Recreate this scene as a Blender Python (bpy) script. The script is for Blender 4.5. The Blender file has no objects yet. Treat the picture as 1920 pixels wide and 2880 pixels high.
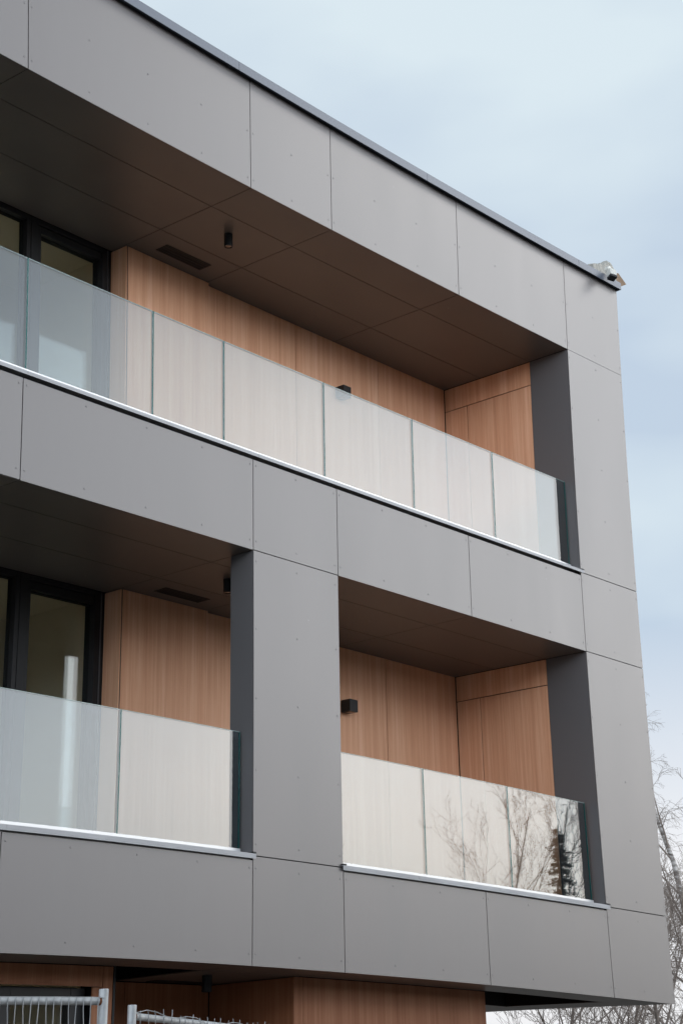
import bpy, math, random
from math import sin, cos, radians, pi, sqrt
from mathutils import Vector, Matrix, noise

SC = bpy.context.scene
COL = SC.collection
# ------------------------------------------------------------------ camera
YAW, PITCH, ROLL = radians(49.1464), radians(18.3021), radians(-1.09072)
CAM = Vector((0, -9.63312, 1.38566))
fw = Vector((sin(YAW)*cos(PITCH), cos(YAW)*cos(PITCH), sin(PITCH)))
r0 = Vector((cos(YAW), -sin(YAW), 0)); u0 = r0.cross(fw)
rt = cos(ROLL)*r0 + sin(ROLL)*u0; up = -sin(ROLL)*r0 + cos(ROLL)*u0
cd = bpy.data.cameras.new('camera'); cam = bpy.data.objects.new('camera', cd); COL.objects.link(cam)
cam.matrix_world = Matrix(((rt.x, up.x, -fw.x, CAM.x), (rt.y, up.y, -fw.y, CAM.y), (rt.z, up.z, -fw.z, CAM.z), (0, 0, 0, 1)))
cd.clip_start = .05; cd.clip_end = 2000
cd.sensor_fit = 'HORIZONTAL'; cd.sensor_width = 24; cd.sensor_height = 36
cd.lens = 65.6
# the real lens: a 64 mm with about five per cent of pincushion
cd.type = 'PANO'
cd.panorama_type = 'FISHEYE_LENS_POLYNOMIAL'
cd.fisheye_fov = radians(80)
cd.fisheye_polynomial_k0 = 0
cd.fisheye_polynomial_k1 = -1.56346360e-02
cd.fisheye_polynomial_k2 = -3.40980601e-06
cd.fisheye_polynomial_k3 = 3.62596843e-06
cd.fisheye_polynomial_k4 = -4.13169585e-08
SC.camera = cam

# ------------------------------------------------------------------ sky, sun, exposure
SUN_EL, SUN_AZ = radians(36), radians(117)     # azimuth clockwise from +y
sdir = Vector((sin(SUN_AZ)*cos(SUN_EL), cos(SUN_AZ)*cos(SUN_EL), sin(SUN_EL)))
W = bpy.data.worlds.new('World'); SC.world = W; W.use_nodes = True
nt = W.node_tree; N = nt.nodes; L = nt.links; N.clear()
out = N.new('ShaderNodeOutputWorld'); bg = N.new('ShaderNodeBackground'); bg.inputs[1].default_value = .1
sky = N.new('ShaderNodeTexSky'); sky.sky_type = 'NISHITA'; sky.sun_disc = False
sky.sun_elevation = SUN_EL; sky.sun_rotation = SUN_AZ; sky.air_density = 1.0; sky.dust_density = 2.0
tc = N.new('ShaderNodeTexCoord')
def mth(op, a, b=None, c=None, tree=nt, clamp=False):
    n = tree.nodes.new('ShaderNodeMath'); n.operation = op; n.use_clamp = clamp
    for i, x in enumerate((a, b, c)):
        if x is None: continue
        if isinstance(x, (int, float)): n.inputs[i].default_value = x
        else: tree.links.new(x, n.inputs[i])
    return n.outputs[0]
vd = N.new('ShaderNodeVectorMath'); vd.operation = 'DOT_PRODUCT'; L.new(tc.outputs['Generated'], vd.inputs[0])
vd.inputs[1].default_value = Vector((sin(radians(125))*cos(radians(14)), cos(radians(125))*cos(radians(14)), sin(radians(14))))
glow = mth('MULTIPLY', mth('POWER', mth('MAXIMUM', vd.outputs['Value'], 0), 28.0), 3.7)
vb = N.new('ShaderNodeVectorMath'); vb.operation = 'DOT_PRODUCT'; L.new(tc.outputs['Generated'], vb.inputs[0])
vb.inputs[1].default_value = Vector((sin(radians(214))*cos(radians(14)), cos(radians(214))*cos(radians(14)), sin(radians(14))))
sepb = N.new('ShaderNodeSeparateXYZ'); L.new(tc.outputs['Generated'], sepb.inputs[0])
fall = mth('MULTIPLY_ADD', sepb.outputs['Z'], -2.8, 1.5, clamp=True)
broad = mth('MULTIPLY', mth('MULTIPLY', mth('POWER', mth('MAXIMUM', vb.outputs['Value'], 0), 1.2), 5.4), fall)
vp = N.new('ShaderNodeVectorMath'); vp.operation = 'DOT_PRODUCT'; L.new(tc.outputs['Generated'], vp.inputs[0])
vp.inputs[1].default_value = Vector((sin(radians(47))*cos(radians(36)), cos(radians(47))*cos(radians(36)), sin(radians(36))))
patch = mth('POWER', mth('MAXIMUM', vp.outputs['Value'], 0), 22.0)
sep = N.new('ShaderNodeSeparateXYZ'); L.new(tc.outputs['Generated'], sep.inputs[0])
nz = N.new('ShaderNodeTexNoise'); nz.inputs['Scale'].default_value = 4.2; nz.inputs['Detail'].default_value = 4; nz.inputs['Roughness'].default_value = .45
mp = N.new('ShaderNodeMapping'); mp.inputs['Scale'].default_value = (1, 1, 2.2); mp.inputs['Location'].default_value = (3.1, 1.7, .35)
L.new(tc.outputs['Generated'], mp.inputs[0]); L.new(mp.outputs[0], nz.inputs['Vector'])
# cloud colours (x10 because the background strength is 0.1)
cr = N.new('ShaderNodeValToRGB'); L.new(mth('ADD', mth('MULTIPLY', patch, .85), mth('MULTIPLY_ADD', nz.outputs['Fac'], 3.4, -1.62)), cr.inputs[0])
cr.color_ramp.elements[0].position = 0; cr.color_ramp.elements[0].color = (.56, .67, .80, 1)
cr.color_ramp.elements[1].position = 1; cr.color_ramp.elements[1].color = (.75, .86, .92, 1)
hz = N.new('ShaderNodeMix'); hz.data_type = 'RGBA'
mr = N.new('ShaderNodeMapRange'); mr.inputs['From Min'].default_value = .25; mr.inputs['From Max'].default_value = .13
L.new(sep.outputs['Z'], mr.inputs['Value']); L.new(mr.outputs[0], hz.inputs['Factor'])
L.new(cr.outputs[0], hz.inputs['A']); hz.inputs['B'].default_value = (.93, .935, .96, 1)
GL = N.new('ShaderNodeMix'); GL.data_type = 'RGBA'; GL.clamp_factor = False; GL.blend_type = 'ADD'; GL.inputs['Factor'].default_value = 1
warm = N.new('ShaderNodeVectorMath'); warm.operation = 'SCALE'; warm.inputs[0].default_value = (1.07, 1.09, 1.12); L.new(glow, warm.inputs['Scale'])
cool = N.new('ShaderNodeVectorMath'); cool.operation = 'SCALE'; cool.inputs[0].default_value = (.90, 1.0, 1.12); L.new(broad, cool.inputs['Scale'])
gsum0 = N.new('ShaderNodeVectorMath'); gsum0.operation = 'ADD'; L.new(warm.outputs[0], gsum0.inputs[0]); L.new(cool.outputs[0], gsum0.inputs[1])
vl = N.new('ShaderNodeVectorMath'); vl.operation = 'DOT_PRODUCT'; L.new(tc.outputs['Generated'], vl.inputs[0])
vl.inputs[1].default_value = Vector((sin(radians(126))*cos(radians(3)), cos(radians(126))*cos(radians(3)), sin(radians(3))))
low = N.new('ShaderNodeVectorMath'); low.operation = 'SCALE'; low.inputs[0].default_value = (1.0, .66, .20); L.new(mth('POWER', mth('MAXIMUM', vl.outputs['Value'], 0), 30.0), low.inputs['Scale'])
gsum = N.new('ShaderNodeVectorMath'); gsum.operation = 'ADD'; L.new(gsum0.outputs[0], gsum.inputs[0]); L.new(low.outputs[0], gsum.inputs[1])
L.new(hz.outputs['Result'], GL.inputs['A']); L.new(gsum.outputs[0], GL.inputs['B'])
sc10 = N.new('ShaderNodeVectorMath'); sc10.operation = 'SCALE'; sc10.inputs['Scale'].default_value = 10
L.new(GL.outputs['Result'], sc10.inputs[0])
mx = N.new('ShaderNodeMix'); mx.data_type = 'RGBA'; mx.inputs['Factor'].default_value = .93
L.new(sky.outputs[0], mx.inputs['A']); L.new(sc10.outputs[0], mx.inputs['B'])
L.new(mx.outputs['Result'], bg.inputs[0]); L.new(bg.outputs[0], out.inputs[0])

sl = bpy.data.lights.new('sun', 'SUN'); sl.energy = .5; sl.angle = radians(16); sl.color = (1, .95, .88)
so = bpy.data.objects.new('sun', sl); COL.objects.link(so); so.rotation_euler = sdir.to_track_quat('Z', 'Y').to_euler(); so.location = (0, 0, 30)
SC.view_settings.view_transform = 'Standard'; SC.view_settings.look = 'None'
SC.view_settings.exposure = 0; SC.view_settings.gamma = 1
SC.cycles.max_bounces = 12; SC.cycles.transparent_max_bounces = 24; SC.cycles.glossy_bounces = 6
SC.cycles.use_denoising = True; SC.cycles.use_adaptive_sampling = False
SC.cycles.denoiser = 'OPENIMAGEDENOISE'; SC.cycles.denoising_input_passes = 'RGB_ALBEDO_NORMAL'; SC.cycles.denoising_prefilter = 'ACCURATE'

# ------------------------------------------------------------------ materials
def mat(name, col, rough=.5, metal=0, spec=.5, coat=0, coat_r=.1):
    m = bpy.data.materials.new(name); m.use_nodes = True
    b = m.node_tree.nodes['Principled BSDF']
    b.inputs['Base Color'].default_value = (*col, 1); b.inputs['Roughness'].default_value = rough
    b.inputs['Metallic'].default_value = metal; b.inputs['Specular IOR Level'].default_value = spec
    b.inputs['Coat Weight'].default_value = coat; b.inputs['Coat Roughness'].default_value = coat_r
    return m
def noisy(m, c1, c2, scale=(1, 1, 1), detail=4, lo=.35, hi=.65, rough=None, rand=0, bump=0, dist=0):
    """mix two colours by a stretched noise in world coordinates"""
    t = m.node_tree; n = t.nodes; b = n['Principled BSDF']
    g = n.new('ShaderNodeNewGeometry'); mp = n.new('ShaderNodeMapping'); mp.inputs['Scale'].default_value = scale
    t.links.new(g.outputs['Position'], mp.inputs[0])
    z = n.new('ShaderNodeTexNoise'); z.inputs['Scale'].default_value = 1; z.inputs['Detail'].default_value = detail; z.inputs['Distortion'].default_value = dist
    t.links.new(mp.outputs[0], z.inputs['Vector'])
    r = n.new('ShaderNodeMapRange'); r.inputs['From Min'].default_value = lo; r.inputs['From Max'].default_value = hi
    t.links.new(z.outputs['Fac'], r.inputs['Value'])
    x = n.new('ShaderNodeMix'); x.data_type = 'RGBA'; x.inputs['A'].default_value = (*c1, 1); x.inputs['B'].default_value = (*c2, 1)
    t.links.new(r.outputs[0], x.inputs['Factor'])
    last = x.outputs['Result']
    if rand:
        oi = n.new('ShaderNodeObjectInfo'); hs = n.new('ShaderNodeHueSaturation')
        t.links.new(mth('MULTIPLY_ADD', oi.outputs['Random'], rand, 1-rand/2, tree=t), hs.inputs['Value'])
        t.links.new(last, hs.inputs['Color']); last = hs.outputs['Color']
    t.links.new(last, b.inputs['Base Color'])
    if rough:
        rr = n.new('ShaderNodeMapRange'); rr.inputs['To Min'].default_value = rough[0]; rr.inputs['To Max'].default_value = rough[1]
        t.links.new(z.outputs['Fac'], rr.inputs['Value']); t.links.new(rr.outputs[0], b.inputs['Roughness'])
    if bump:
        bp = n.new('ShaderNodeBump'); bp.inputs['Strength'].default_value = bump; bp.inputs['Distance'].default_value = .002
        t.links.new(z.outputs['Fac'], bp.inputs['Height']); t.links.new(bp.outputs[0], b.inputs['Normal'])
    return m, last
def specks(m, last, col, density=9, size=.012, amount=.35):
    """small pale dust specks with a shape of their own"""
    t = m.node_tree; n = t.nodes; b = n['Principled BSDF']
    g = n.new('ShaderNodeNewGeometry'); v = n.new('ShaderNodeTexVoronoi'); v.inputs['Scale'].default_value = density
    t.links.new(g.outputs['Position'], v.inputs['Vector'])
    gate = n.new('ShaderNodeTexNoise'); gate.inputs['Scale'].default_value = .8; t.links.new(g.outputs['Position'], gate.inputs['Vector'])
    a = mth('LESS_THAN', v.outputs['Distance'], size*density, tree=t)
    k = mth('GREATER_THAN', gate.outputs['Fac'], .56, tree=t)
    sepc = n.new('ShaderNodeSeparateColor'); t.links.new(v.outputs['Color'], sepc.inputs[0])
    k2 = mth('GREATER_THAN', sepc.outputs[0], .72, tree=t)
    f = mth('MULTIPLY', mth('MULTIPLY', mth('MULTIPLY', a, k, tree=t), k2, tree=t), amount, tree=t)
    x = n.new('ShaderNodeMix'); x.data_type = 'RGBA'; x.inputs['B'].default_value = (*col, 1)
    t.links.new(f, x.inputs['Factor']); t.links.new(last, x.inputs['A']); t.links.new(x.outputs['Result'], b.inputs['Base Color'])

M = {}
M['panel'] = mat('grey_metal_panel', (.2, .2, .2), .42, 0, .55, .7, .36)
_, last = noisy(M['panel'], (.101, .088, .086), (.113, .101, .098), (2.2, 2.2, .55), 5, rough=(.34, .54), rand=.11)
specks(M['panel'], last, (.34, .34, .34), 7, .006, .3)
M['soffit'] = mat('dark_soffit_panel', (.1, .09, .085), .4, 0, .38)
_, last = noisy(M['soffit'], (.106, .087, .076), (.122, .102, .089), (1.2, 1.2, 1.2), 3, rough=(.33, .45), rand=.05)
specks(M['soffit'], last, (.45, .42, .38), 10, .006, .45)
M['reveal'] = mat('dark_reveal_panel', (.110, .104, .105), .42, 0, .5)
M['core'] = mat('black_substructure', (.008, .008, .009), .9, 0, .1)
M['coping'] = mat('coping_metal', (.10, .115, .145), .42, .1, .5)
M['lip'] = mat('grey_sill_metal', (.30, .30, .31), .5, .1, .4)
noisy(M['lip'], (.30, .30, .31), (.38, .38, .39), (2, 2, 9), 4, rough=(.45, .6))
M['shoe'] = mat('bright_aluminium', (.62, .62, .62), .4, .5, .5)
M['dark'] = mat('anthracite_frame', (.017, .0165, .017), .5, 0, .3)
M['gasket'] = mat('black_gasket', (.006, .006, .007), .6, 0, .3)
M['black'] = mat('black_powder_coat', (.010, .010, .011), .55, 0, .35)
M['lens'] = mat('smoked_lens', (.09, .05, .035), .12, 0, .6)
M['slab'] = mat('pale_stone_floor', (.55, .53, .50), .6)
M['room'] = mat('room_plaster', (.64, .54, .40), .8)
M['white'] = mat('white_plastic', (.52, .51, .46), .35)
M['film'] = mat('crumpled_plastic_film', (.30, .285, .25), .6, 0, .3)
M['board'] = mat('raw_board', (.2, .13, .08), .8, 0, .2)
noisy(M['board'], (.19, .125, .08), (.26, .18, .12), (20, 4, 4), 4)
M['concrete'] = mat('rough_concrete', (.2, .2, .19), .9)
M['ground'] = mat('gravel_ground', (.14, .13, .12), .95)
noisy(M['ground'], (.09, .08, .07), (.17, .155, .135), (6, 6, 6), 8)

def wood(name, a, b, c):
    m = mat(name, a, .55, 0, .16); t = m.node_tree; n = t.nodes; B = n['Principled BSDF']
    g = n.new('ShaderNodeNewGeometry')
    oi = n.new('ShaderNodeObjectInfo')
    off = n.new('ShaderNodeVectorMath'); off.operation = 'SCALE'; off.inputs[0].default_value = (3, 3, 9)
    t.links.new(oi.outputs['Random'], off.inputs['Scale'])
    ad = n.new('ShaderNodeVectorMath'); ad.operation = 'ADD'; t.links.new(g.outputs['Position'], ad.inputs[0]); t.links.new(off.outputs[0], ad.inputs[1])
    def nzz(scale, det, rough=.5, dist=0):
        mp = n.new('ShaderNodeMapping'); mp.inputs['Scale'].default_value = scale; t.links.new(ad.outputs[0], mp.inputs[0])
        z = n.new('ShaderNodeTexNoise'); z.inputs['Scale'].default_value = 1; z.inputs['Detail'].default_value = det
        z.inputs['Roughness'].default_value = rough; z.inputs['Distortion'].default_value = dist; t.links.new(mp.outputs[0], z.inputs['Vector']); return z.outputs['Fac']
    broad = nzz((9, 9, .25), 2); band = nzz((34, 34, .5), 2, .5, .15); fine = nzz((150, 150, 2.2), 3, .6); pore = nzz((420, 420, 9), 1)
    s = mth('ADD', mth('MULTIPLY', broad, .40, tree=t), mth('MULTIPLY', band, .42, tree=t), tree=t)
    s = mth('ADD', s, mth('MULTIPLY', fine, .38, tree=t), tree=t)
    s = mth('ADD', s, mth('MULTIPLY', pore, .12, tree=t), tree=t)
    cr = n.new('ShaderNodeValToRGB'); t.links.new(mth('MULTIPLY', s, .76, tree=t), cr.inputs[0])
    e = cr.color_ramp.elements; e[0].position = .36; e[0].color = (*a, 1); e[1].position = .64; e[1].color = (*c, 1)
    k = e.new(.50); k.color = (*b, 1)
    t.links.new(cr.outputs[0], B.inputs['Base Color'])
    bp = n.new('ShaderNodeBump'); bp.inputs['Strength'].default_value = .15; bp.inputs['Distance'].default_value = .001
    t.links.new(s, bp.inputs['Height']); t.links.new(bp.outputs[0], B.inputs['Normal'])
    return m
M['wood_low'] = wood('ground_oak_laminate', (.22, .085, .040), (.28, .115, .058), (.36, .165, .09))  # ground-floor panels: same oak grain in darker, redder tones
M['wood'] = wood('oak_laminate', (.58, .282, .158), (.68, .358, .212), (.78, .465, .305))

def glassmat(name, ior, tint, refl=1.0):
    m = bpy.data.materials.new(name); m.use_nodes = True; t = m.node_tree; n = t.nodes; n.clear()
    o = n.new('ShaderNodeOutputMaterial'); tr = n.new('ShaderNodeBsdfTransparent'); tr.inputs[0].default_value = (*tint, 1)
    gl = n.new('ShaderNodeBsdfGlossy'); gl.inputs['Roughness'].default_value = 0.0
    try: gl.distribution = 'GGX'
    except Exception: pass
    fr = n.new('ShaderNodeFresnel'); fr.inputs[0].default_value = ior
    g = n.new('ShaderNodeNewGeometry')
    # the same reflectance from either side of the sheet
    dt = n.new('ShaderNodeVectorMath'); dt.operation = 'DOT_PRODUCT'; t.links.new(g.outputs['Incoming'], dt.inputs[0]); t.links.new(g.outputs['Normal'], dt.inputs[1])
    cth = mth('ABSOLUTE', dt.outputs['Value'], tree=t)
    f0 = ((ior-1)/(ior+1))**2
    p5 = mth('POWER', mth('SUBTRACT', 1, cth, tree=t), 5, tree=t)
    f = mth('MULTIPLY', mth('MULTIPLY_ADD', p5, 1-f0, f0, tree=t), refl, tree=t, clamp=True)
    mxs = n.new('ShaderNodeMixShader'); t.links.new(f, mxs.inputs[0]); t.links.new(tr.outputs[0], mxs.inputs[1]); t.links.new(gl.outputs[0], mxs.inputs[2])
    t.links.new(mxs.outputs[0], o.inputs[0]); return m
M['glass'] = glassmat('clear_laminated_glass', 1.86, (.70, .765, .79), 1.0)
M['pane'] = glassmat('window_glass', 1.5, (.97, .985, .98), 1.0)
M['edge'] = mat('teal_glass_edge', (.004, .11, .098), .2, 0, .6)
M['edgetop'] = mat('pale_glass_edge', (.30, .40, .38), .25, 0, .6)

M['galv'] = mat('galvanised_steel', (.5, .5, .5), .5, .3, .5)
noisy(M['galv'], (.30, .31, .32), (.52, .53, .53), (30, 30, 12), 6, .3, .7, rough=(.35, .6), bump=.3)
M['rust'] = mat('rusty_weld', (.16, .06, .025), .8)
M['bark'] = mat('grey_brown_bark', (.12, .095, .08), .9)
noisy(M['bark'], (.13, .105, .09), (.26, .21, .175), (14, 14, 3), 5)
M['birch'] = mat('pale_birch_bark', (.35, .32, .30), .8)
noisy(M['birch'], (.12, .10, .09), (.48, .45, .42), (5, 5, 22), 4, .42, .55)
M['twig'] = mat('brown_twigs', (.25, .205, .175), .9)
M['needle'] = mat('spruce_needles', (.03, .06, .045), .7)
noisy(M['needle'], (.02, .045, .035), (.05, .09, .06), (6, 6, 6), 3)
M['asphalt'] = mat('asphalt', (.05, .05, .052), .9)

# ------------------------------------------------------------------ helpers
class MB:
    def __init__(s): s.v = []; s.f = []; s.m = []
    def box(s, x0, x1, y0, y1, z0, z1, mi=0, sides=None):
        b = len(s.v)
        s.v += [(x, y, z) for z in (z0, z1) for y in (y0, y1) for x in (x0, x1)]
        fs = [(0, 2, 3, 1), (4, 5, 7, 6), (0, 1, 5, 4), (2, 6, 7, 3), (0, 4, 6, 2), (1, 3, 7, 5)]   # -z +z -y +y -x +x
        for i, f in enumerate(fs):
            s.f.append(tuple(b+k for k in f)); s.m.append(sides[i] if sides else mi)
    def tube(s, pts, rad, n=6, cap=True, mi=0):
        pts = [Vector(p) for p in pts]; b = len(s.v); ref = Vector((0, 0, 1))
        for i, p in enumerate(pts):
            d = (pts[min(i+1, len(pts)-1)]-pts[max(i-1, 0)]).normalized()
            a = d.cross(ref if abs(d.z) < .95 else Vector((1, 0, 0))).normalized(); c = d.cross(a)
            r = rad[i] if isinstance(rad, (list, tuple)) else rad
            for k in range(n):
                t = 2*pi*k/n; s.v.append(tuple(p+a*cos(t)*r+c*sin(t)*r))
        for i in range(len(pts)-1):
            for k in range(n):
                k2 = (k+1) % n
                s.f.append((b+i*n+k, b+i*n+k2, b+(i+1)*n+k2, b+(i+1)*n+k)); s.m.append(mi)
        if cap:
            s.f.append(tuple(b+k for k in range(n))[::-1]); s.f.append(tuple(b+(len(pts)-1)*n+k for k in range(n))); s.m += [mi, mi]
    def lathe(s, c, prof, n=20, mi=0):
        """profile of (radius, z) about the vertical through c"""
        b = len(s.v)
        for r, z in prof:
            for k in range(n): s.v.append((c[0]+r*cos(2*pi*k/n), c[1]+r*sin(2*pi*k/n), c[2]+z))
        for i in range(len(prof)-1):
            for k in range(n):
                k2 = (k+1) % n; s.f.append((b+i*n+k, b+i*n+k2, b+(i+1)*n+k2, b+(i+1)*n+k)); s.m.append(mi)
        s.f.append(tuple(b+k for k in range(n))[::-1]); s.f.append(tuple(b+(len(prof)-1)*n+k for k in range(n))); s.m += [mi, mi]
    def rivet(s, p, axis='-y', r=.0075, h=.003):
        """low domed head standing on a face"""
        b = len(s.v); n = 10; A = {'-y': (Vector((1, 0, 0)), Vector((0, 0, 1)), Vector((0, -1, 0))), '-z': (Vector((1, 0, 0)), Vector((0, 1, 0)), Vector((0, 0, -1))), '-x': (Vector((0, 1, 0)), Vector((0, 0, 1)), Vector((-1, 0, 0)))}[axis]
        p = Vector(p)
        for rr, hh in ((1, .1), (.92, .6), (.55, .95)):
            for k in range(n):
                t = 2*pi*k/n; s.v.append(tuple(p+A[0]*cos(t)*r*rr+A[1]*sin(t)*r*rr+A[2]*h*hh))
        for i in range(2):
            for k in range(n):
                k2 = (k+1) % n; s.f.append((b+i*n+k, b+i*n+k2, b+(i+1)*n+k2, b+(i+1)*n+k)); s.m.append(0)
        s.f.append(tuple(b+2*n+k for k in range(n))); s.m.append(0)
    def build(s, name, mats, parent=None, smooth=False, bevel=0):
        me = bpy.data.meshes.new(name); me.from_pydata(s.v, [], s.f); me.validate(); me.update()
        ms = mats if isinstance(mats, (list, tuple)) else [mats]
        for m in ms: me.materials.append(m)
        if len(ms) > 1:
            for p, mi in zip(me.polygons, s.m): p.material_index = mi
        if smooth:
            for p in me.polygons: p.use_smooth = True
        o = bpy.data.objects.new(name, me); COL.objects.link(o)
        if parent:
            o.parent = parent
            o.matrix_parent_inverse = parent.matrix_world.inverted()
        if bevel:
            bv = o.modifiers.new('bevel', 'BEVEL'); bv.width = bevel; bv.segments = 2; bv.limit_method = 'ANGLE'
        return o
def box(name, x0, x1, y0, y1, z0, z1, m, parent=None, bevel=0):
    b = MB(); b.box(x0, x1, y0, y1, z0, z1); return b.build(name, m, parent, bevel=bevel)
def tag(o, label=None, cat=None, group=None, kind=None):
    if label: o['label'] = label
    if cat: o['category'] = cat
    if group: o['group'] = group
    if kind: o['kind'] = kind
    return o
def empty(name, loc, label, cat, group=None):
    o = bpy.data.objects.new(name, None); COL.objects.link(o); o.location = loc; o.empty_display_size = .2
    bpy.context.view_layer.update(); return tag(o, label, cat, group)

# ------------------------------------------------------------------ ground
GZ = -.25
g = MB(); n = 40
def gh(x, y): return GZ - .05 + .05*noise.noise(Vector((x*.05, y*.05, 0)))
xs = [-900, -300, -100, -40, -20, -10, 0, 10, 20, 30, 40, 60, 100, 300, 900]
for y in xs:
    for x in xs: g.v.append((x, y, GZ if abs(x) < 200 and abs(y) < 200 else GZ-2))
k = len(xs)
for j in range(k-1):
    for i in range(k-1): g.f.append((j*k+i, j*k+i+1, (j+1)*k+i+1, (j+1)*k+i)); g.m.append(0)
tag(g.build('ground', M['ground']), kind='structure')
tag(box('paved_strip', -3, 20, -1.6, .3, GZ+.004, GZ+.05, M['concrete']), kind='structure')

# ------------------------------------------------------------------ building
JX = [.4, 1.4, 3.06, 5.38, 7.717, 10.054, 11.080, 12.923, 14.743, 15.738]
Z1, Z2, Z3, Z4, Z5, ZT = 8.881, 6.484, 5.681, 3.296, 2.529, 9.874
GAP = .004
B = empty('apartment_building', (8, 2, GZ), 'modern apartment block clad in grey metal panels with wood-lined loggias', 'building')
def xr(a, b):
    n = max(1, round((b-a-.07)/.61)); a += .035; b -= .035
    return [a+(b-a)*i/n for i in range(n+1)]
XR = {(12.923, 14.743): [12.958, 13.532, 14.153, 14.708], (11.080, 12.923): [11.115, 11.686, 12.297, 12.887], (7.717, 10.054): [7.752, 8.295, 8.894, 9.481, 10.019],
      (10.054, 11.080): [10.088, 10.566, 11.041], (14.743, 15.738): [14.772, 15.249, 15.718]}
def panel(x0, x1, z0, z1, zr):
    b = MB(); b.box(x0+GAP, x1-(GAP if x1 < 15.7 else 0), 0, .008, z0, z1)
    for x in XR.get((x0, x1), xr(x0, x1)):
        for z in zr: b.rivet((x, 0, z))
    return b.build('facade_panel', M['panel'], B)
for i in range(len(JX)-1):
    a, b_ = JX[i], JX[i+1]
    panel(a, b_, Z1, ZT, (8.961, 9.392, 9.828))
    top = Z2-GAP if i == 8 or i == 0 else 6.449
    panel(a, b_, Z3 + (GAP if i in (0, 3, 5, 8) else 0), top, (5.760, 6.402))
    panel(a, b_, Z5, Z4-GAP if i in (0, 3, 5, 8) else 3.262, (2.610, 3.208))
for (a, b_) in ((.4, 1.4), (14.743, 15.738)):
    panel(a, b_, Z2+GAP, Z1-GAP, (6.571, 7.125, 7.682, 8.238, 8.796))
for (a, b_) in ((.4, 1.4), (5.38-1.026, 5.38), (10.054, 11.080), (14.743, 15.738)):
    panel(a, b_, Z4+GAP, Z3-GAP, (3.381, 3.932, 4.484, 5.038, 5.592))
# right-hand return wall of the block, seen from the side only
for z0, z1 in ((Z5, Z4), (Z4, Z3), (Z3, Z2), (Z2, Z1), (Z1, ZT)):
    for y0, y1 in ((.012, 3), (3, 6), (6, 9), (9, 12)):
        b = MB(); b.box(15.730, 15.738, y0+.002 if y0 > 1 else .009, y1-.006, z0+GAP, z1-GAP); b.build('side_panel', M['panel'], B)
# masses behind the cladding
def core(*a, m=None): return box('wall', *a, m or M['core'], B)
core(.41, 15.72, .02, 12, 8.90, 9.87)                 # roof slab and parapet
core(.41, 15.72, .02, 12, 5.705, 6.43)                # second floor slab
core(.41, 15.72, .02, .44, 2.545, 3.245)              # first floor slab, edge beam
core(.41, 15.72, .44, 12, 2.95, 3.245)
core(.41, 9.17, .44, 12, 2.545, 2.95)
core(10.0, 13.35, .44, 12, 2.545, 2.95)
core(9.17, 10.0, 1.6, 12, 2.545, 2.95)
core(15.21, 15.72, .44, 12, 2.545, 2.95)
core(13.35, 15.21, 1.545, 12, 2.545, 2.95)
core(14.76, 15.72, .02, 12, 3.245, 5.705)
core(14.76, 15.72, .02, 12, 6.43, 8.90)
core(.41, 1.38, .02, 12, 3.245, 5.705); core(.41, 1.38, .02, 12, 6.43, 8.90)
core(10.062, 11.072, .02, .24, 3.245, 5.705)
core(4.37, 5.37, .02, .24, 3.245, 5.705)
core(11.10, 14.76, 1.62, 12, 3.245, 5.705); core(11.10, 14.76, 1.62, 12, 6.43, 8.90)
core(10.10, 11.10, 1.575, 12, 3.245, 5.705); core(10.10, 11.10, 1.575, 12, 6.43, 8.90)

# reveals
def reveal(x0, x1, y0, y1, z0, z1): return box('reveal_panel', x0, x1, y0, y1, z0, z1, M['reveal'], B)
for z0, z1 in ((6.47, Z1-.003), (3.28, Z3-.003)):
    reveal(14.744, 14.752, .010, .472, z0, z1)
    reveal(1.392, 1.40, .010, .472, z0, z1)
reveal(10.054, 10.061, .010, .250, 3.28, Z3-.003); reveal(11.073, 11.080, .010, .250, 3.28, Z3-.003); reveal(10.062, 11.072, .243, .250, 3.28, Z3-.003)
reveal(4.354, 4.361, .010, .250, 3.28, Z3-.003); reveal(5.373, 5.380, .010, .250, 3.28, Z3-.003); reveal(4.362, 5.372, .243, .250, 3.28, Z3-.003)

# loggia floors
for z in (6.432, 3.247): box('floor', 1.40, 14.744, .03, 1.62, z, z+.03, M['slab'], B)

# loggia ceilings: panels between the joints
CX = [1.40, 3.06, 5.38, 7.717, 10.061, 11.078, 12.921, 14.742]
CY = [.010, .478, 1.111, 1.75]
def soffit(x0, x1, y0, y1, z, m=None):
    b = MB(); gp = .0038
    b.box(x0+gp, x1-gp, y0+gp if y0 > .02 else y0, y1-gp, z, z+.008)
    if x1 > 5:
        yy = (y0+.03, y1-.03) if y1-y0 > .3 else ((y0+y1)/2,)
        for y in yy:
            if y > 1.54 : continue
            for i in range(4): b.rivet((x0+.04+(x1-x0-.08)*i/3, y, z), '-z', .006, .002)
    return b.build('soffit_panel', m or M['soffit'], B)
for z, xe in ((Z1, 14.742), (Z3, 14.742)):
    for i in range(len(CX)-1):
        for j in range(3):
            soffit(CX[i], CX[i+1], CY[j], CY[j+1], z)

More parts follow.
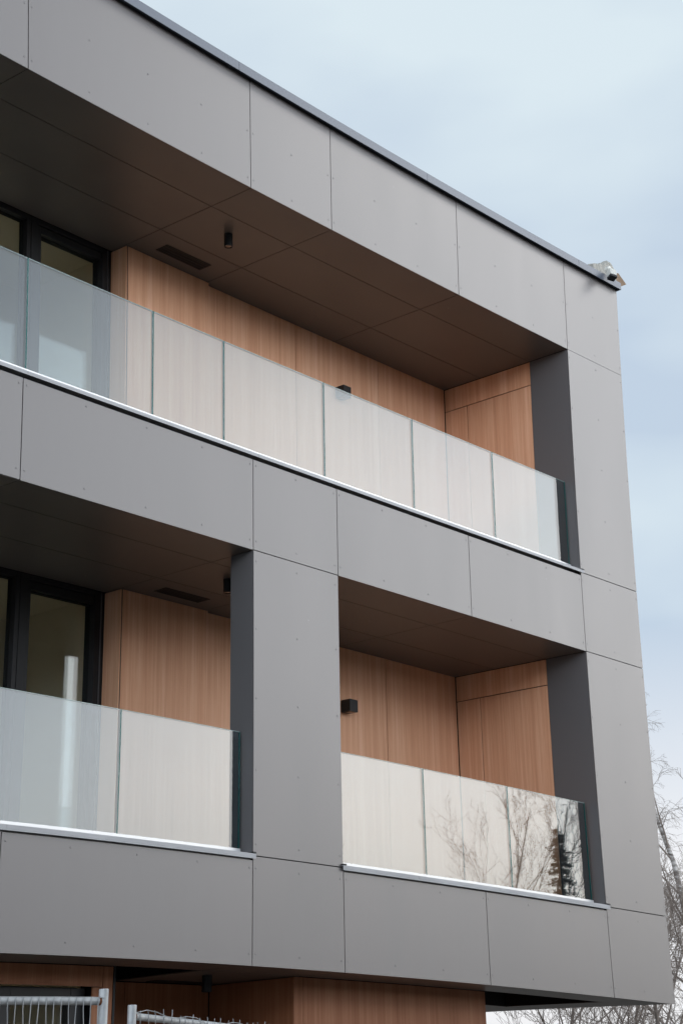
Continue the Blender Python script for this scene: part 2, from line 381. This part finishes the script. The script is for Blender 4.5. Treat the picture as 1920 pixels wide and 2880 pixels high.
# underside of the first floor
SX = [.41, 3.06, 5.38, 7.717, 9.17, 10.0, 11.08, 13.35]
for i in range(len(SX)-1):
    soffit(SX[i], SX[i+1], .010, .462, Z5+.002)
for a in ((10.0, 11.08, .462, 1.38), (13.35, 15.2, .010, .448), (15.2, 15.728, .010, 1.535), (13.35, 15.728, 1.535, 4.0), (13.35, 15.728, 4.0, 8.0), (13.35, 15.728, 8.0, 12.0)):
    soffit(*a, Z5+.002)
M['void'] = mat('dark_void_lining', (.012, .011, .011), .8, 0, .2)
box('void_lining', 13.36, 15.19, 1.537, 1.543, 2.535, 2.945, M['void'], B)
box('void_lining', 15.195, 15.205, .455, 1.533, 2.535, 2.945, M['void'], B)

# coping along the roof edge, in lengths
CJ = [.3, 3.2, 6.55, 9.874, 12.416, 14.953, 15.752]
for i in range(len(CJ)-1):
    b = MB(); x0, x1 = CJ[i]+.002, CJ[i+1]-.002
    b.box(x0, x1, -.052, -.046, 9.861, 9.940); b.box(x0, x1, -.046, .42, 9.934, 9.940); b.box(x0, x1, -.046, .0, 9.885, 9.890)
    b.build('coping', M['coping'], B)
box('coping', 15.746, 15.752, -.046, 12, 9.861, 9.9335, M['coping'], B)
box('roof', .45, 15.70, .42, 12, 9.87, 9.90, M['concrete'], B)

# glass balustrades
def balustrade(x0, x1, seams, zb, zt, lip0, lip1, zl0, zl1, name_label):
    r = bpy.data.objects.new('balustrade', None); COL.objects.link(r); r.parent = B; r.matrix_parent_inverse = B.matrix_world.inverted(); r.location = (x0, .12, zb)
    bpy.context.view_layer.update(); r['label'] = name_label
    xs = [x0]+seams+[x1]
    for i in range(len(xs)-1):
        b = MB(); a, c = xs[i]+.0015, xs[i+1]-.0015
        b.box(a+.004, c-.004, .113, .127, zb-.03, zt-.003, sides=[0, 0, 0, 0, 0, 0])
        b.box(a, a+.004, .1125, .1275, zb-.03, zt, 1); b.box(c-.004, c, .1125, .1275, zb-.03, zt, 1)
        b.box(a+.004, c-.004, .113, .127, zt-.003, zt, 2)
        b.build('glass_pane', [M['glass'], M['edge'], M['edgetop']], r)
    b = MB(); b.box(lip0+.01, x1-.004, .096, .1115, zl1+.001, zb-.003); b.box(lip0+.01, x1-.004, .1285, .144, zl1+.001, zb-.003)
    b.build('base_channel', M['shoe'], r)
    b = MB()
    cuts = [lip0]+[c for c in (7.74, 10.10, 12.0, 13.10) if lip0+.3 < c < lip1-.3]+[lip1]
    for p, q in zip(cuts[:-1], cuts[1:]):
        b.box(p+.001, q-.001, -.022, -.018, zl0, zl1); b.box(p+.001, q-.001, -.018, .30, zl1-.004, zl1)
    b.build('sill', M['lip'], r)
    for e, s in ((lip0, 1), (lip1, -1)):
        x = sorted((e, e+s*.036)); box('end_cap', x[0], x[1], -.024, .044, zl1, zl1+.012, M['black'], r)
    return r
balustrade(1.45, 14.733, [2.94, 4.16, 5.38, 6.605, 7.827, 9.055, 9.837, 11.064, 12.285, 13.510], 6.580, 7.456, 1.38, 14.772, 6.475, 6.503, 'long frameless glass balustrade of the top loggia')
balustrade(5.44, 10.026, [6.47, 7.64, 8.804], 3.356, 4.230, 5.36, 10.068, 3.272, 3.309, 'glass balustrade of the lower loggia left of the grey pillar')
balustrade(11.10, 14.695, [12.271, 13.476], 3.356, 4.230, 11.056, 14.775, 3.273, 3.310, 'glass balustrade of the lower loggia between grey pillar and corner')

# wood linings
def wd(x0, x1, y0, y1, z0, z1): return box('wood_panel', x0, x1, y0, y1, z0, z1, M['wood'], B)
g_ = .0045
for zf, zc in ((6.465, 8.876), (3.28, 5.676)):
    for a, b_ in ((11.096, 12.341), (12.341, 13.612), (13.612, 14.734)):
        wd(a+g_, b_-g_, 1.600, 1.612, zf, zc)
    box('joint_strip', 10.081, 10.0905, 1.561, 1.575, zf, zc, M['gasket'], B); wd(10.091, 11.093, 1.555, 1.567, zf, zc)
    wd(10.070, 10.080, 1.560, 1.760, zf, zc)
    # side wall, x = 14.744
    zj = zc-.256+.0
    wd(14.744, 14.756, .478, 1.598, zj+g_, zc)
    wd(14.744, 14.756, .478, 1.302-g_, zf, zj-g_); wd(14.744, 14.756, 1.302+g_, 1.598, zf, zj-g_)

# windows (x0 of glazed run to 10.07), front of frames y = 1.75
def window(x0, x1, z0, z1, sash):
    """one unit; sash: leaf with its own frame inside the outer frame"""
    w = bpy.data.objects.new('window', None); COL.objects.link(w); w.parent = B; w.matrix_parent_inverse = B.matrix_world.inverted(); w.location = (x0, 1.75, z0)
    bpy.context.view_layer.update()
    fr = .065; fq = .040; y0, y1 = 1.75, 1.85
    b = MB()
    b.box(x0, x0+fr, y0, y1, z0, z1); b.box(x1-fq, x1, y0, y1, z0, z1); b.box(x0+fr, x1-fq, y0, y1, z1-.045, z1); b.box(x0+fr, x1-fq, y0, y1, z0, z0+.06)
    b.build('frame', M['dark'], w, bevel=.003)
    a, c, e, h = x0+fr, x1-fq, z0+.06, z1-.045
    if sash:
        b = MB(); s = .115 if sash == 2 else .05; sl = .05
        b.box(a+.004, a+sl, y0+.012, y1+.02, e+.004, h-.004); b.box(c-.008, c-.002, y0+.012, y1+.02, e+.004, h-.004)
        b.box(a+sl, c-.008, y0+.012, y1+.02, h-.072, h-.004); b.box(a+sl, c-.008, y0+.012, y1+.02, e+.004, e+.11)
        b.build('sash', M['dark'], w, bevel=.003)
        a, c, e, h = a+sl, c-.008, e+.11, h-.072
    b = MB(); d = .007
    b.box(a, a+d, y1-.045, y1-.005, e, h); b.box(c-d, c, y1-.045, y1-.005, e, h); b.box(a+d, c-d, y1-.045, y1-.005, h-d, h); b.box(a+d, c-d, y1-.045, y1-.005, e, e+d)
    b.build('gasket', M['gasket'], w)
    b = MB(); b.box(a+d, c-d, y1-.036, y1-.030, e+d, h-d); b.box(a+d, c-d, y1-.012, y1-.006, e+d, h-d); b.build('pane', M['pane'], w)
    return w
for zf, zc in ((6.465, 8.878), (3.28, 5.678)):
    window(9.172, 10.000, zf, zc, 2)
    window(7.60, 9.165, zf, zc, 0)
    window(6.00, 7.593, zf, zc, 0)
    window(4.40, 5.993, zf, zc, 0)
    box('mullion', 10.002, 10.068, 1.765, 1.85, zf, zc, M['dark'], B)
    box('mullion', 10.030, 10.033, 1.752, 1.765, zf, zc, M['reveal'], B)
    core(1.40, 4.39, 1.75, 2.0, zf, zc)
    # the room behind
    b = MB(); X0, X1, Y0, Y1 = 4.0, 10.09, 1.86, 6.2
    b.box(X0, X1, Y1, Y1+.1, zf-.02, zc+.02); b.box(X0-.1, X0, Y0, Y1, zf-.02, zc+.02); b.box(X1, X1+.008, Y0, Y1, zf-.02, zc+.02)
    b.box(X0, X1, Y0, Y1, zc-.004, zc+.016); b.box(X0, X1, Y0, Y1, zf-.02, zf+.0)
    b.box(9.55, 10.09, 3.0, 3.15, zf, zc-.004); b.box(6.9, 9.2, 4.3, 4.42, zf, zc-.004)
    b.build('interior_room', M['room'], B)

# ground floor
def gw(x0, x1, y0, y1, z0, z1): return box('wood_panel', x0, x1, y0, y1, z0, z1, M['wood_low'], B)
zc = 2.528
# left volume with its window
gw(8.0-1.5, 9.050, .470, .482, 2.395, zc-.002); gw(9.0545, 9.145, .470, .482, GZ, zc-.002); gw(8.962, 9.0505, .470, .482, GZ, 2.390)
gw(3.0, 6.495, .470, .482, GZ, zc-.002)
core(.45, 6.5, .483, 5, GZ, 2.54); core(9.0, 9.14, .483, 5, GZ, 2.54)
box('corner_trim', 9.148, 9.168, .466, 1.40, GZ, 2.70, M['gasket'], B)
w = bpy.data.objects.new('window', None); COL.objects.link(w); w.parent = B; w.matrix_parent_inverse = B.matrix_world.inverted(); w.location = (6.5, .6, 0); bpy.context.view_layer.update()
b = MB()
for x0, x1 in ((6.50, 6.58), (7.36, 7.42), (8.20, 8.318), (8.83, 8.96)): b.box(x0, x1, .54, .62, GZ, 2.39)
for x0, x1 in ((6.58, 7.36), (7.42, 8.20), (8.318, 8.83)): b.box(x0, x1, .54, .62, 2.33, 2.39); b.box(x0, x1, .54, .62, GZ, GZ+.08)
b.build('frame', M['dark'], w, bevel=.003)
for x0, x1 in ((6.58, 7.36), (7.42, 8.20), (8.318, 8.83)): b = MB(); b.box(x0, x1, .578, .584, GZ+.08, 2.33); b.box(x0, x1, .602, .608, GZ+.08, 2.33); b.build('pane', M['pane'], w)
b = MB(); b.box(6.5, 9.0, 4.6, 4.7, GZ, 2.54); b.box(6.5, 6.51, .63, 4.6, GZ, 2.54); b.box(8.985, 8.995, .63, 4.6, GZ, 2.54); b.box(6.51, 8.985, .63, 4.6, 2.53, 2.54); b.build('interior_room', M['room'], B)
# recess
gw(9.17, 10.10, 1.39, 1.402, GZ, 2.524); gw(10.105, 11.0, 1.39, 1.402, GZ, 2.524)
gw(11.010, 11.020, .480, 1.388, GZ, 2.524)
core(9.17, 11.2, 1.404, 5, GZ, 2.52)
# right volume
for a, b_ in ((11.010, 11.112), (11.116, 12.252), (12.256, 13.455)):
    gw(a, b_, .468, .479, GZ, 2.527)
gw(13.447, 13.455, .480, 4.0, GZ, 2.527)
core(11.022, 13.445, .481, 5, GZ, 2.52)

# ------------------------------------------------------------------ fittings
def spot(x, y, z, label):
    e = empty('ceiling_spotlight', (x, y, z), label, 'ceiling light', 'black cylinder ceiling lights')
    b = MB(); b.lathe((x, y, z), [(.028, 0), (.0385, -.001), (.0385, -.116), (.037, -.118), (.033, -.118), (.032, -.108)], 28); b.build('housing', M['black'], e)
    b = MB(); b.lathe((x, y, z), [(.031, -.112), (.026, -.1145), (.010, -.1155)], 24); b.build('lens', M['lens'], e, smooth=True)
spot(10.528, .737, Z1, 'small black cylinder spotlight on the dark ceiling of the top loggia')
spot(10.516, .737, Z3, 'black cylinder spotlight half hidden behind the grey pillar on the lower loggia ceiling')
spot(10.330, .737, Z5+.002, 'black cylinder spotlight under the building above the ground floor entrance')
def vent(x0, x1, y0, y1, z, label):
    e = empty('ceiling_vent', ((x0+x1)/2, (y0+y1)/2, z), label, 'ceiling vent', 'slotted black ceiling vents')
    b = MB(); t = .018
    b.box(x0, x1, y0, y0+t, z-.005, z-.0005); b.box(x0, x1, y1-t, y1, z-.005, z-.0005); b.box(x0, x0+t, y0+t, y1-t, z-.005, z-.0005); b.box(x1-t, x1, y0+t, y1-t, z-.005, z-.0005)
    b.build('frame', M['black'], e)
    b = MB(); n = 3; w_ = (y1-y0-2*t)
    for i in range(n):
        yy = y0+t+w_*(i+.5)/n; b.box(x0+t, x1-t, yy-.006, yy+.006, z-.004, z-.001)
    b.build('slat', M['black'], e)
    box('backing', x0+t, x1-t, y0+t, y1-t, z-.0008, z-.0003, M['gasket'], e)
vent(10.300, 10.848, 1.275, 1.425, Z1, 'long slotted black air vent in the top loggia ceiling above the wood wall')
vent(10.315, 10.842, 1.275, 1.425, Z3, 'long slotted black air vent in the lower loggia ceiling left of the pillar')
vent(10.26, 10.84, 1.20, 1.33, Z5+.002, 'slotted black air vent under the building beside the entrance spotlight')
def wall_light(x, z, label):
    e = empty('wall_light', (x, 1.6, z), label, 'wall light', 'black cube wall lights')
    b = MB(); s = .0575; y0 = 1.482
    b.box(x-s, x+s, y0, 1.592, z-s, z+s); b.build('housing', M['black'], e, bevel=.0015)
    box('mounting_plate', x-.045, x+.045, 1.592, 1.5995, z-.045, z+.045, M['gasket'], e)
    box('lens', x-.04, x+.04, y0+.02, 1.575, z-s-.002, z-s-.0003, M['lens'], e)
wall_light(12.980, 8.322, 'black cube wall light just above the top glass balustrade')
wall_light(12.980, 5.096, 'black cube wall light on the wood wall of the lower right loggia')

# security camera at the roof corner
e = empty('security_camera', (15.50, -.06, 9.94), 'small white security camera with black front hanging from the roof corner', 'security camera')
b = MB(); b.tube([(15.515, -.075, 10.016), (15.515, -.03, 10.016)], .036, 20); b.build('mounting_box', M['white'], e, bevel=.003)
b = MB(); b.tube([(15.510, -.078, 10.01), (15.490, -.10, 9.975), (15.470, -.115, 9.955)], [.014, .014, .016], 10); b.build('arm', M['white'], e)
# body points down and outwards
def obox(name, c, ax, half, m, par, bev=0):
    c = Vector(c); X, Y, Zv = [Vector(a).normalized() for a in ax]
    b = MB(); b.box(-half[0], half[0], -half[1], half[1], -half[2], half[2])
    b.v = [tuple(c+X*v[0]+Y*v[1]+Zv*v[2]) for v in b.v]; return b.build(name, m, par, bevel=bev)
dz = Vector((-.22, -.25, -.95)).normalized(); dx = Vector((1, -.35, 0)).normalized(); dx = (dx-dz*dx.dot(dz)).normalized(); dy = dz.cross(dx)
c0 = Vector((15.455, -.125, 9.925))
obox('body', c0, (dx, dy, dz), (.040, .036, .042), M['white'], e, .006)
obox('visor', c0+dz*.058, (dx, dy, dz), (.041, .037, .0155), M['black'], e, .004)

# crumpled film and board left on the coping
random.seed(4)
pts = [(15.37, 9.945), (15.375, 10.085), (15.44, 10.115), (15.50, 10.13), (15.53, 10.148), (15.60, 10.165), (15.65, 10.205), (15.70, 10.238), (15.735, 10.235), (15.78, 10.20), (15.815, 10.17), (15.80, 10.05), (15.735, 9.945)]
b = MB()
def hgt(x):
    for (x0, z0), (x1, z1) in zip(pts[1:-2], pts[2:-1]):
        if x0 <= x <= x1: return z0+(z1-z0)*(x-x0)/(x1-x0)
    return 9.95
nx, ny = 22, 9
for j in range(ny):
    for i in range(nx):
        x = 15.376+(15.80-15.376)*i/(nx-1); t = j/(ny-1); y = .02+.26*t
        z = 9.942+(hgt(x)-9.942)*max(0, sin(pi*min(1, .18+t*.9)))**.5 + .016*noise.noise(Vector((x*28, y*28, 1)))
        if j in (0, ny-1): z = 9.944
        b.v.append((x+.010*noise.noise(Vector((x*40, y*40, 5))), y+.02*noise.noise(Vector((x*30, y*33, 9))), z))
for j in range(ny-1):
    for i in range(nx-1): b.f.append((j*nx+i, j*nx+i+1, (j+1)*nx+i+1, (j+1)*nx+i)); b.m.append(0)
b.f.append(tuple(j*nx for j in range(ny))[::-1]); b.f.append(tuple(j*nx+nx-1 for j in range(ny))); b.m += [0, 0]
b.f.append(tuple(i for i in range(nx))); b.f.append(tuple((ny-1)*nx+i for i in range(nx))[::-1]); b.m += [0, 0]
tag(b.build('crumpled_film', M['film']), 'crumpled whitish plastic sheet heaped on the roof corner behind the camera', 'plastic sheet')
b = MB(); P = [(15.700, 9.944), (15.790, 9.944), (15.905, 9.958), (15.800, 10.128), (15.735, 10.120)]
P = [(15.775, 9.944), (15.83, 9.944), (16.02, 10.046), (15.87, 10.13), (15.796, 10.10)]
for y in (.045, .063): b.v += [(x, y, z) for x, z in P]
b.f = [(0, 1, 2, 3, 4), (9, 8, 7, 6, 5)]+[(i, 5+i, 5+(i+1) % 5, (i+1) % 5) for i in range(5)]; b.m = [0]*7
tag(b.build('loose_board', M['board']), 'brown offcut of board leaning over the very end of the coping', 'board')

# ------------------------------------------------------------------ site fence
def fence(p0, d, length, ztop, label, loose=False, end=False):
    p0 = Vector(p0); d = Vector((*d, 0)).normalized()
    e = empty('mesh_fence_panel', (p0.x, p0.y, GZ), label, 'fence', 'galvanised site fence panels')
    ln = Vector((d.y, -d.x, 0));
    if ln.dot(CAM-p0) < 0: ln = -ln
    zr = ztop-.0455; rnd = random.Random(7 if loose else 3)
    for q in (p0, p0+d*length):
        b = MB(); b.tube([(q.x, q.y, GZ+.02), (q.x, q.y, ztop-.003), (q.x, q.y, ztop)], [.0198, .0198, .0185], 18); b.build('post', M['galv'], e, smooth=False)
    for zz, nm in ((zr, 'top_rail'), (GZ+.15, 'bottom_rail')):
        b = MB(); b.tube([p0+Vector((0, 0, zz)), p0+d*length+Vector((0, 0, zz))], .0152, 16); b.build(nm, M['galv'], e)
        b = MB(); b.tube([p0+Vector((0, 0, zz))+d*.017, p0+Vector((0, 0, zz))+d*.026], [.0175, .0158], 16); b.build('weld', M['rust'], e)
    b = MB(); sp = .088 if loose else .0345; nw = int(length/sp)
    for i in range(1, nw):
        q = p0+d*(i*sp-(.03 if loose else 0)+(rnd.uniform(-.012, .012) if loose else 0)); off = ln*.0168; pts_ = []
        over = zr+.012 if not loose else zr+rnd.uniform(.020, .045)
        a1, a2 = rnd.uniform(-.014, .014), rnd.uniform(-.008, .008)
        for z, s in ((over, a1 if loose else 0), (zr+.01, 0), (zr-.03, .002), (zr-.12, a2), (zr-.5, -a2), (zr-1.1, 0), (GZ+.14, 0)):
            pts_.append(q+off+d*s+Vector((0, 0, z)))
        b.tube(pts_, .0017, 5)
    hz = [zr+.0125, zr-.22, zr-.44, zr-.66, zr-.88, zr-1.1, zr-1.3, zr-1.5]
    for k, z in enumerate(hz):
        pl = []
        for i in range(30):
            t = i/29; sag = (.012*sin(t*40)+.008*sin(t*17)) if loose and k == 0 else 0
            pl.append(p0+d*(length*t)+ln*.0195+Vector((0, 0, z+sag)))
        b.tube(pl, .0017, 5)
    b.build('wire_mesh', M['galv'], e)
    return e
fence((5.343, -3.679, 0), (cos(radians(172)), sin(radians(172))), 3.4, 1.9723, 'galvanised mesh fence panel with taut straight wires, at the left edge')
fence((5.938, -3.207, 0), (cos(radians(23)), sin(radians(23))), 3.4, 1.957, 'galvanised mesh fence panel with loose wire ends poking above its rail', loose=True)

# ------------------------------------------------------------------ trees
def tree(name, base, h, seed, label, cat='tree', spread=.5, r0=None, bark='bark', dens=1.0, lean=(0, 0), weep=0, depth=4, group=None, first=.22, twig_r=.004):
    R = random.Random(seed); base = Vector((base[0], base[1], GZ))
    e = empty(name, base, label, cat, group)
    T = MB(); C = MB(); r0 = r0 or h*.013
    def branch(p, d, ln, r, lev, B_):
        n = 7 if lev == 0 else (5 if lev < 3 else 4)
        pts = [p.copy()]; rad = [r]; q = p.copy(); dd = d.copy(); kids = []
        for i in range(n):
            j = .06+.03*lev
            dd = (dd+Vector((R.gauss(0, j), R.gauss(0, j), R.gauss(0, j*.7)+(.10 if lev and not weep else 0)-(weep*.16 if lev >= 2 else 0)))).normalized()
            q = q+dd*(ln/n); t = (i+1)/n; pts.append(q.copy()); rr = max(twig_r*.6, r*(1-t*.82)); rad.append(rr)
            kids.append((q.copy(), dd.copy(), t, rr))
        B_.tube(pts, rad, 7 if lev == 0 else (5 if lev < 2 else 3), cap=False)
        if lev >= depth: return
        nb = {0: int(16*dens), 1: int(9*dens), 2: int(7*dens), 3: int(5*dens)}[lev]
        for k in range(nb):
            t = first+(1-first)*(k+R.random())/nb if lev == 0 else .2+.8*(k+R.random())/nb
            i = min(n-1, int(t*n)); a, ad = pts[i], t*n-i; pos = a.lerp(pts[i+1], min(1, max(0, ad)))
            dr = (pts[i+1]-pts[i]).normalized()
            ang = R.uniform(.55, 1.0) if lev == 0 else R.uniform(.4, .95)
            if lev == 0: ang *= (1.15-.5*t)
            side = dr.cross(Vector((R.gauss(0, 1), R.gauss(0, 1), R.gauss(0, 1)))).normalized()
            nd = (dr*cos(ang)+side*sin(ang)).normalized()
            l2 = ln*(spread*(1.15-.75*t) if lev == 0 else R.uniform(.38, .62)*(1.1-.4*t))
            r2 = max(twig_r, min(rad[i]*.5, l2*.010+.001))
            branch(pos, nd, l2, r2, lev+1, C if lev >= 0 else T)
    branch(base, Vector((lean[0], lean[1], 1)).normalized(), h, r0, 0, T)
    T.build('trunk', M[bark], e, smooth=True); C.build('crown', M['twig'], e)
    return e
def atpx(az, dist): return (CAM.x+sin(radians(az))*dist, CAM.y+cos(radians(az))*dist)
tree('birch_tree', atpx(59.6, 36), 8.8, 11, 'slender pale birch with thin drooping twigs, rising highest beside the corner', spread=.34, bark='birch', weep=1, dens=1.1, group='bare trees behind the building', twig_r=.0026)
tree('bare_tree', atpx(58.3, 33), 5.5, 21, 'bare twiggy brown tree low at the right edge beneath the birch', spread=.55, dens=.74, group='bare trees behind the building', twig_r=.0045)
tree('bare_tree', atpx(61.0, 30), 6.4, 22, 'bare tree with tangled brown branches at the far right edge', spread=.5, dens=.74, group='bare trees behind the building', twig_r=.0045)
tree('bare_tree', atpx(54.6, 31), 4.7, 23, 'bare tree seen under the right end of the overhanging floor', spread=.7, dens=.95, group='bare trees behind the building', twig_r=.0045, first=.3)
tree('bare_tree', atpx(56.6, 35), 5.2, 24, 'bare tree behind the overhang, below the bottom corner of the building', spread=.6, dens=.95, group='bare trees behind the building', twig_r=.0045)
# trees across the street: the glass reflects them
tree('bare_tree', (27.3, -10.7), 7.2, 31, 'bare spreading tree mirrored in the lower right glass, left of the spruce', spread=.48, dens=.75, r0=.05, twig_r=.0035, group='bare trees mirrored in the glass')
tree('bare_tree', (27.75, -10.0), 7.3, 32, 'bare upright tree mirrored in the last glass pane beside the spruce', spread=.42, dens=.75, r0=.05, twig_r=.0035, group='bare trees mirrored in the glass')
tree('bare_tree', (26.9, -12.3), 6.3, 33, 'smaller bare tree mirrored faintly further left in the glass', spread=.5, dens=.6, r0=.04, twig_r=.003, group='bare trees mirrored in the glass')
# spruce
def spruce(base, h, seed, label):
    R = random.Random(seed); bx, by = base; e = empty('spruce_tree', (bx, by, GZ), label, 'tree')
    T = MB(); T.tube([(bx, by, GZ), (bx, by, GZ+h*.5), (bx, by, GZ+h)], [.12, .07, .01], 7); T.build('trunk', M['bark'], e)
    C = MB(); z = .9
    while z < h-.15:
        t = z/h; rr = (1-t)**.85*h*.15+.06; nb = 7
        a0 = R.random()*6
        for k in range(nb):
            a = a0+2*pi*k/nb+R.uniform(-.3, .3); l = rr*R.uniform(.65, 1.12); d = Vector((cos(a), sin(a), 0))
            m = max(3, int(l/.10)); zj = R.uniform(-.10, .10); up_ = R.uniform(-.05, .28)
            for i in range(m):
                s = (i+.5)/m; c = Vector((bx, by, GZ+z))+d*l*s+Vector((0, 0, zj+up_*s*l+(-.30*l*s*s)))
                for _ in range(9):
                    nd = (d*R.uniform(.2, 1)+Vector((R.gauss(0, .6), R.gauss(0, .6), R.gauss(-.3, .55)))).normalized()
                    L_ = R.uniform(.05, .10); sd = nd.cross(Vector((R.gauss(0, 1), R.gauss(0, 1), R.gauss(0, 1)))).normalized()*.011
                    b0 = len(C.v); C.v += [tuple(c-sd), tuple(c+sd), tuple(c+nd*L_)]; C.f.append((b0, b0+1, b0+2)); C.m.append(0)
        z += R.uniform(.055, .10)
    C.build('crown', M['needle'], e)
spruce((28.15, -9.42), 6.75, 5, 'dark green spruce mirrored in the glass at the lower right corner')

# timber post with a grey cap at the bottom right
px, py = atpx(59.35, 30)
e = empty('timber_post', (px, py, GZ), 'brown timber post with rounded grey cap at the bottom right edge', 'post')
b = MB(); b.lathe((px, py, GZ), [(.08, 0), (.08, 3.20)], 14); b.build('post', M['board'], e)
b = MB(); b.lathe((px, py, GZ+3.20), [(.092, 0), (.092, .05), (.06, .09), (.01, .10)], 14); b.build('cap', M['galv'], e)

# unseen woodland belt, added behind the camera to darken low reflections in the facade
R = random.Random(8); b = MB(); n = 240
for j in range(3):
    yy = -46-6*j
    b0 = len(b.v)
    for i in range(n):
        x = -60+i*1.0; hh = 7.2+1.2*j+1.4*noise.noise(Vector((x*.07, j*3, 0)))+1.0*noise.noise(Vector((x*.5, j*5, 2)))
        for dy, z in ((-2.2, GZ), (-1.2, GZ+hh*.8), (0, GZ+hh), (1.3, GZ+hh*.75), (2.2, GZ)):
            b.v.append((x+R.uniform(-.3, .3), yy+dy+R.uniform(-.3, .3)-.25*abs(x-30)*0, z+(R.uniform(-.4, .4) if z > GZ else 0)))
    for i in range(n-1):
        for k in range(4): b.f.append((b0+i*5+k, b0+i*5+k+1, b0+(i+1)*5+k+1, b0+(i+1)*5+k)); b.m.append(0)
M['woodland'] = mat('shade_belt_brown', (.07, .06, .05), .95)
tag(b.build('shade_belt', M['woodland']), 'low brown belt of unseen woodland added behind the camera to darken reflections', 'woodland', kind='stuff')

# unseen house shape added behind the camera, blocking low sky from the ground floor
H = empty('shade_house', (-6, -27, GZ), 'unseen house shape added behind the camera to shade the ground floor', 'house')
M['render'] = mat('beige_render', (.36, .32, .27), .9); M['tile'] = mat('brown_roof_tiles', (.12, .07, .05), .8)
box('wall', -26, 12, -34, -22, GZ, 8.2, M['render'], H)
b = MB(); b.v = [(-26.5, -34.6, 8.2), (12.5, -34.6, 8.2), (12.5, -21.4, 8.2), (-26.5, -21.4, 8.2), (-24, -28, 11.6), (10, -28, 11.6)]
b.f = [(0, 1, 5, 4), (2, 3, 4, 5), (3, 0, 4), (1, 2, 5), (3, 2, 1, 0)]; b.m = [0]*5; b.build('roof', M['tile'], H)
for zz in (.9, 3.7, 6.0):
    for i in range(10):
        x = -24+i*3.7
        box('window', x, x+1.3, -21.998, -21.95, zz, zz+1.4, M['dark'], H)
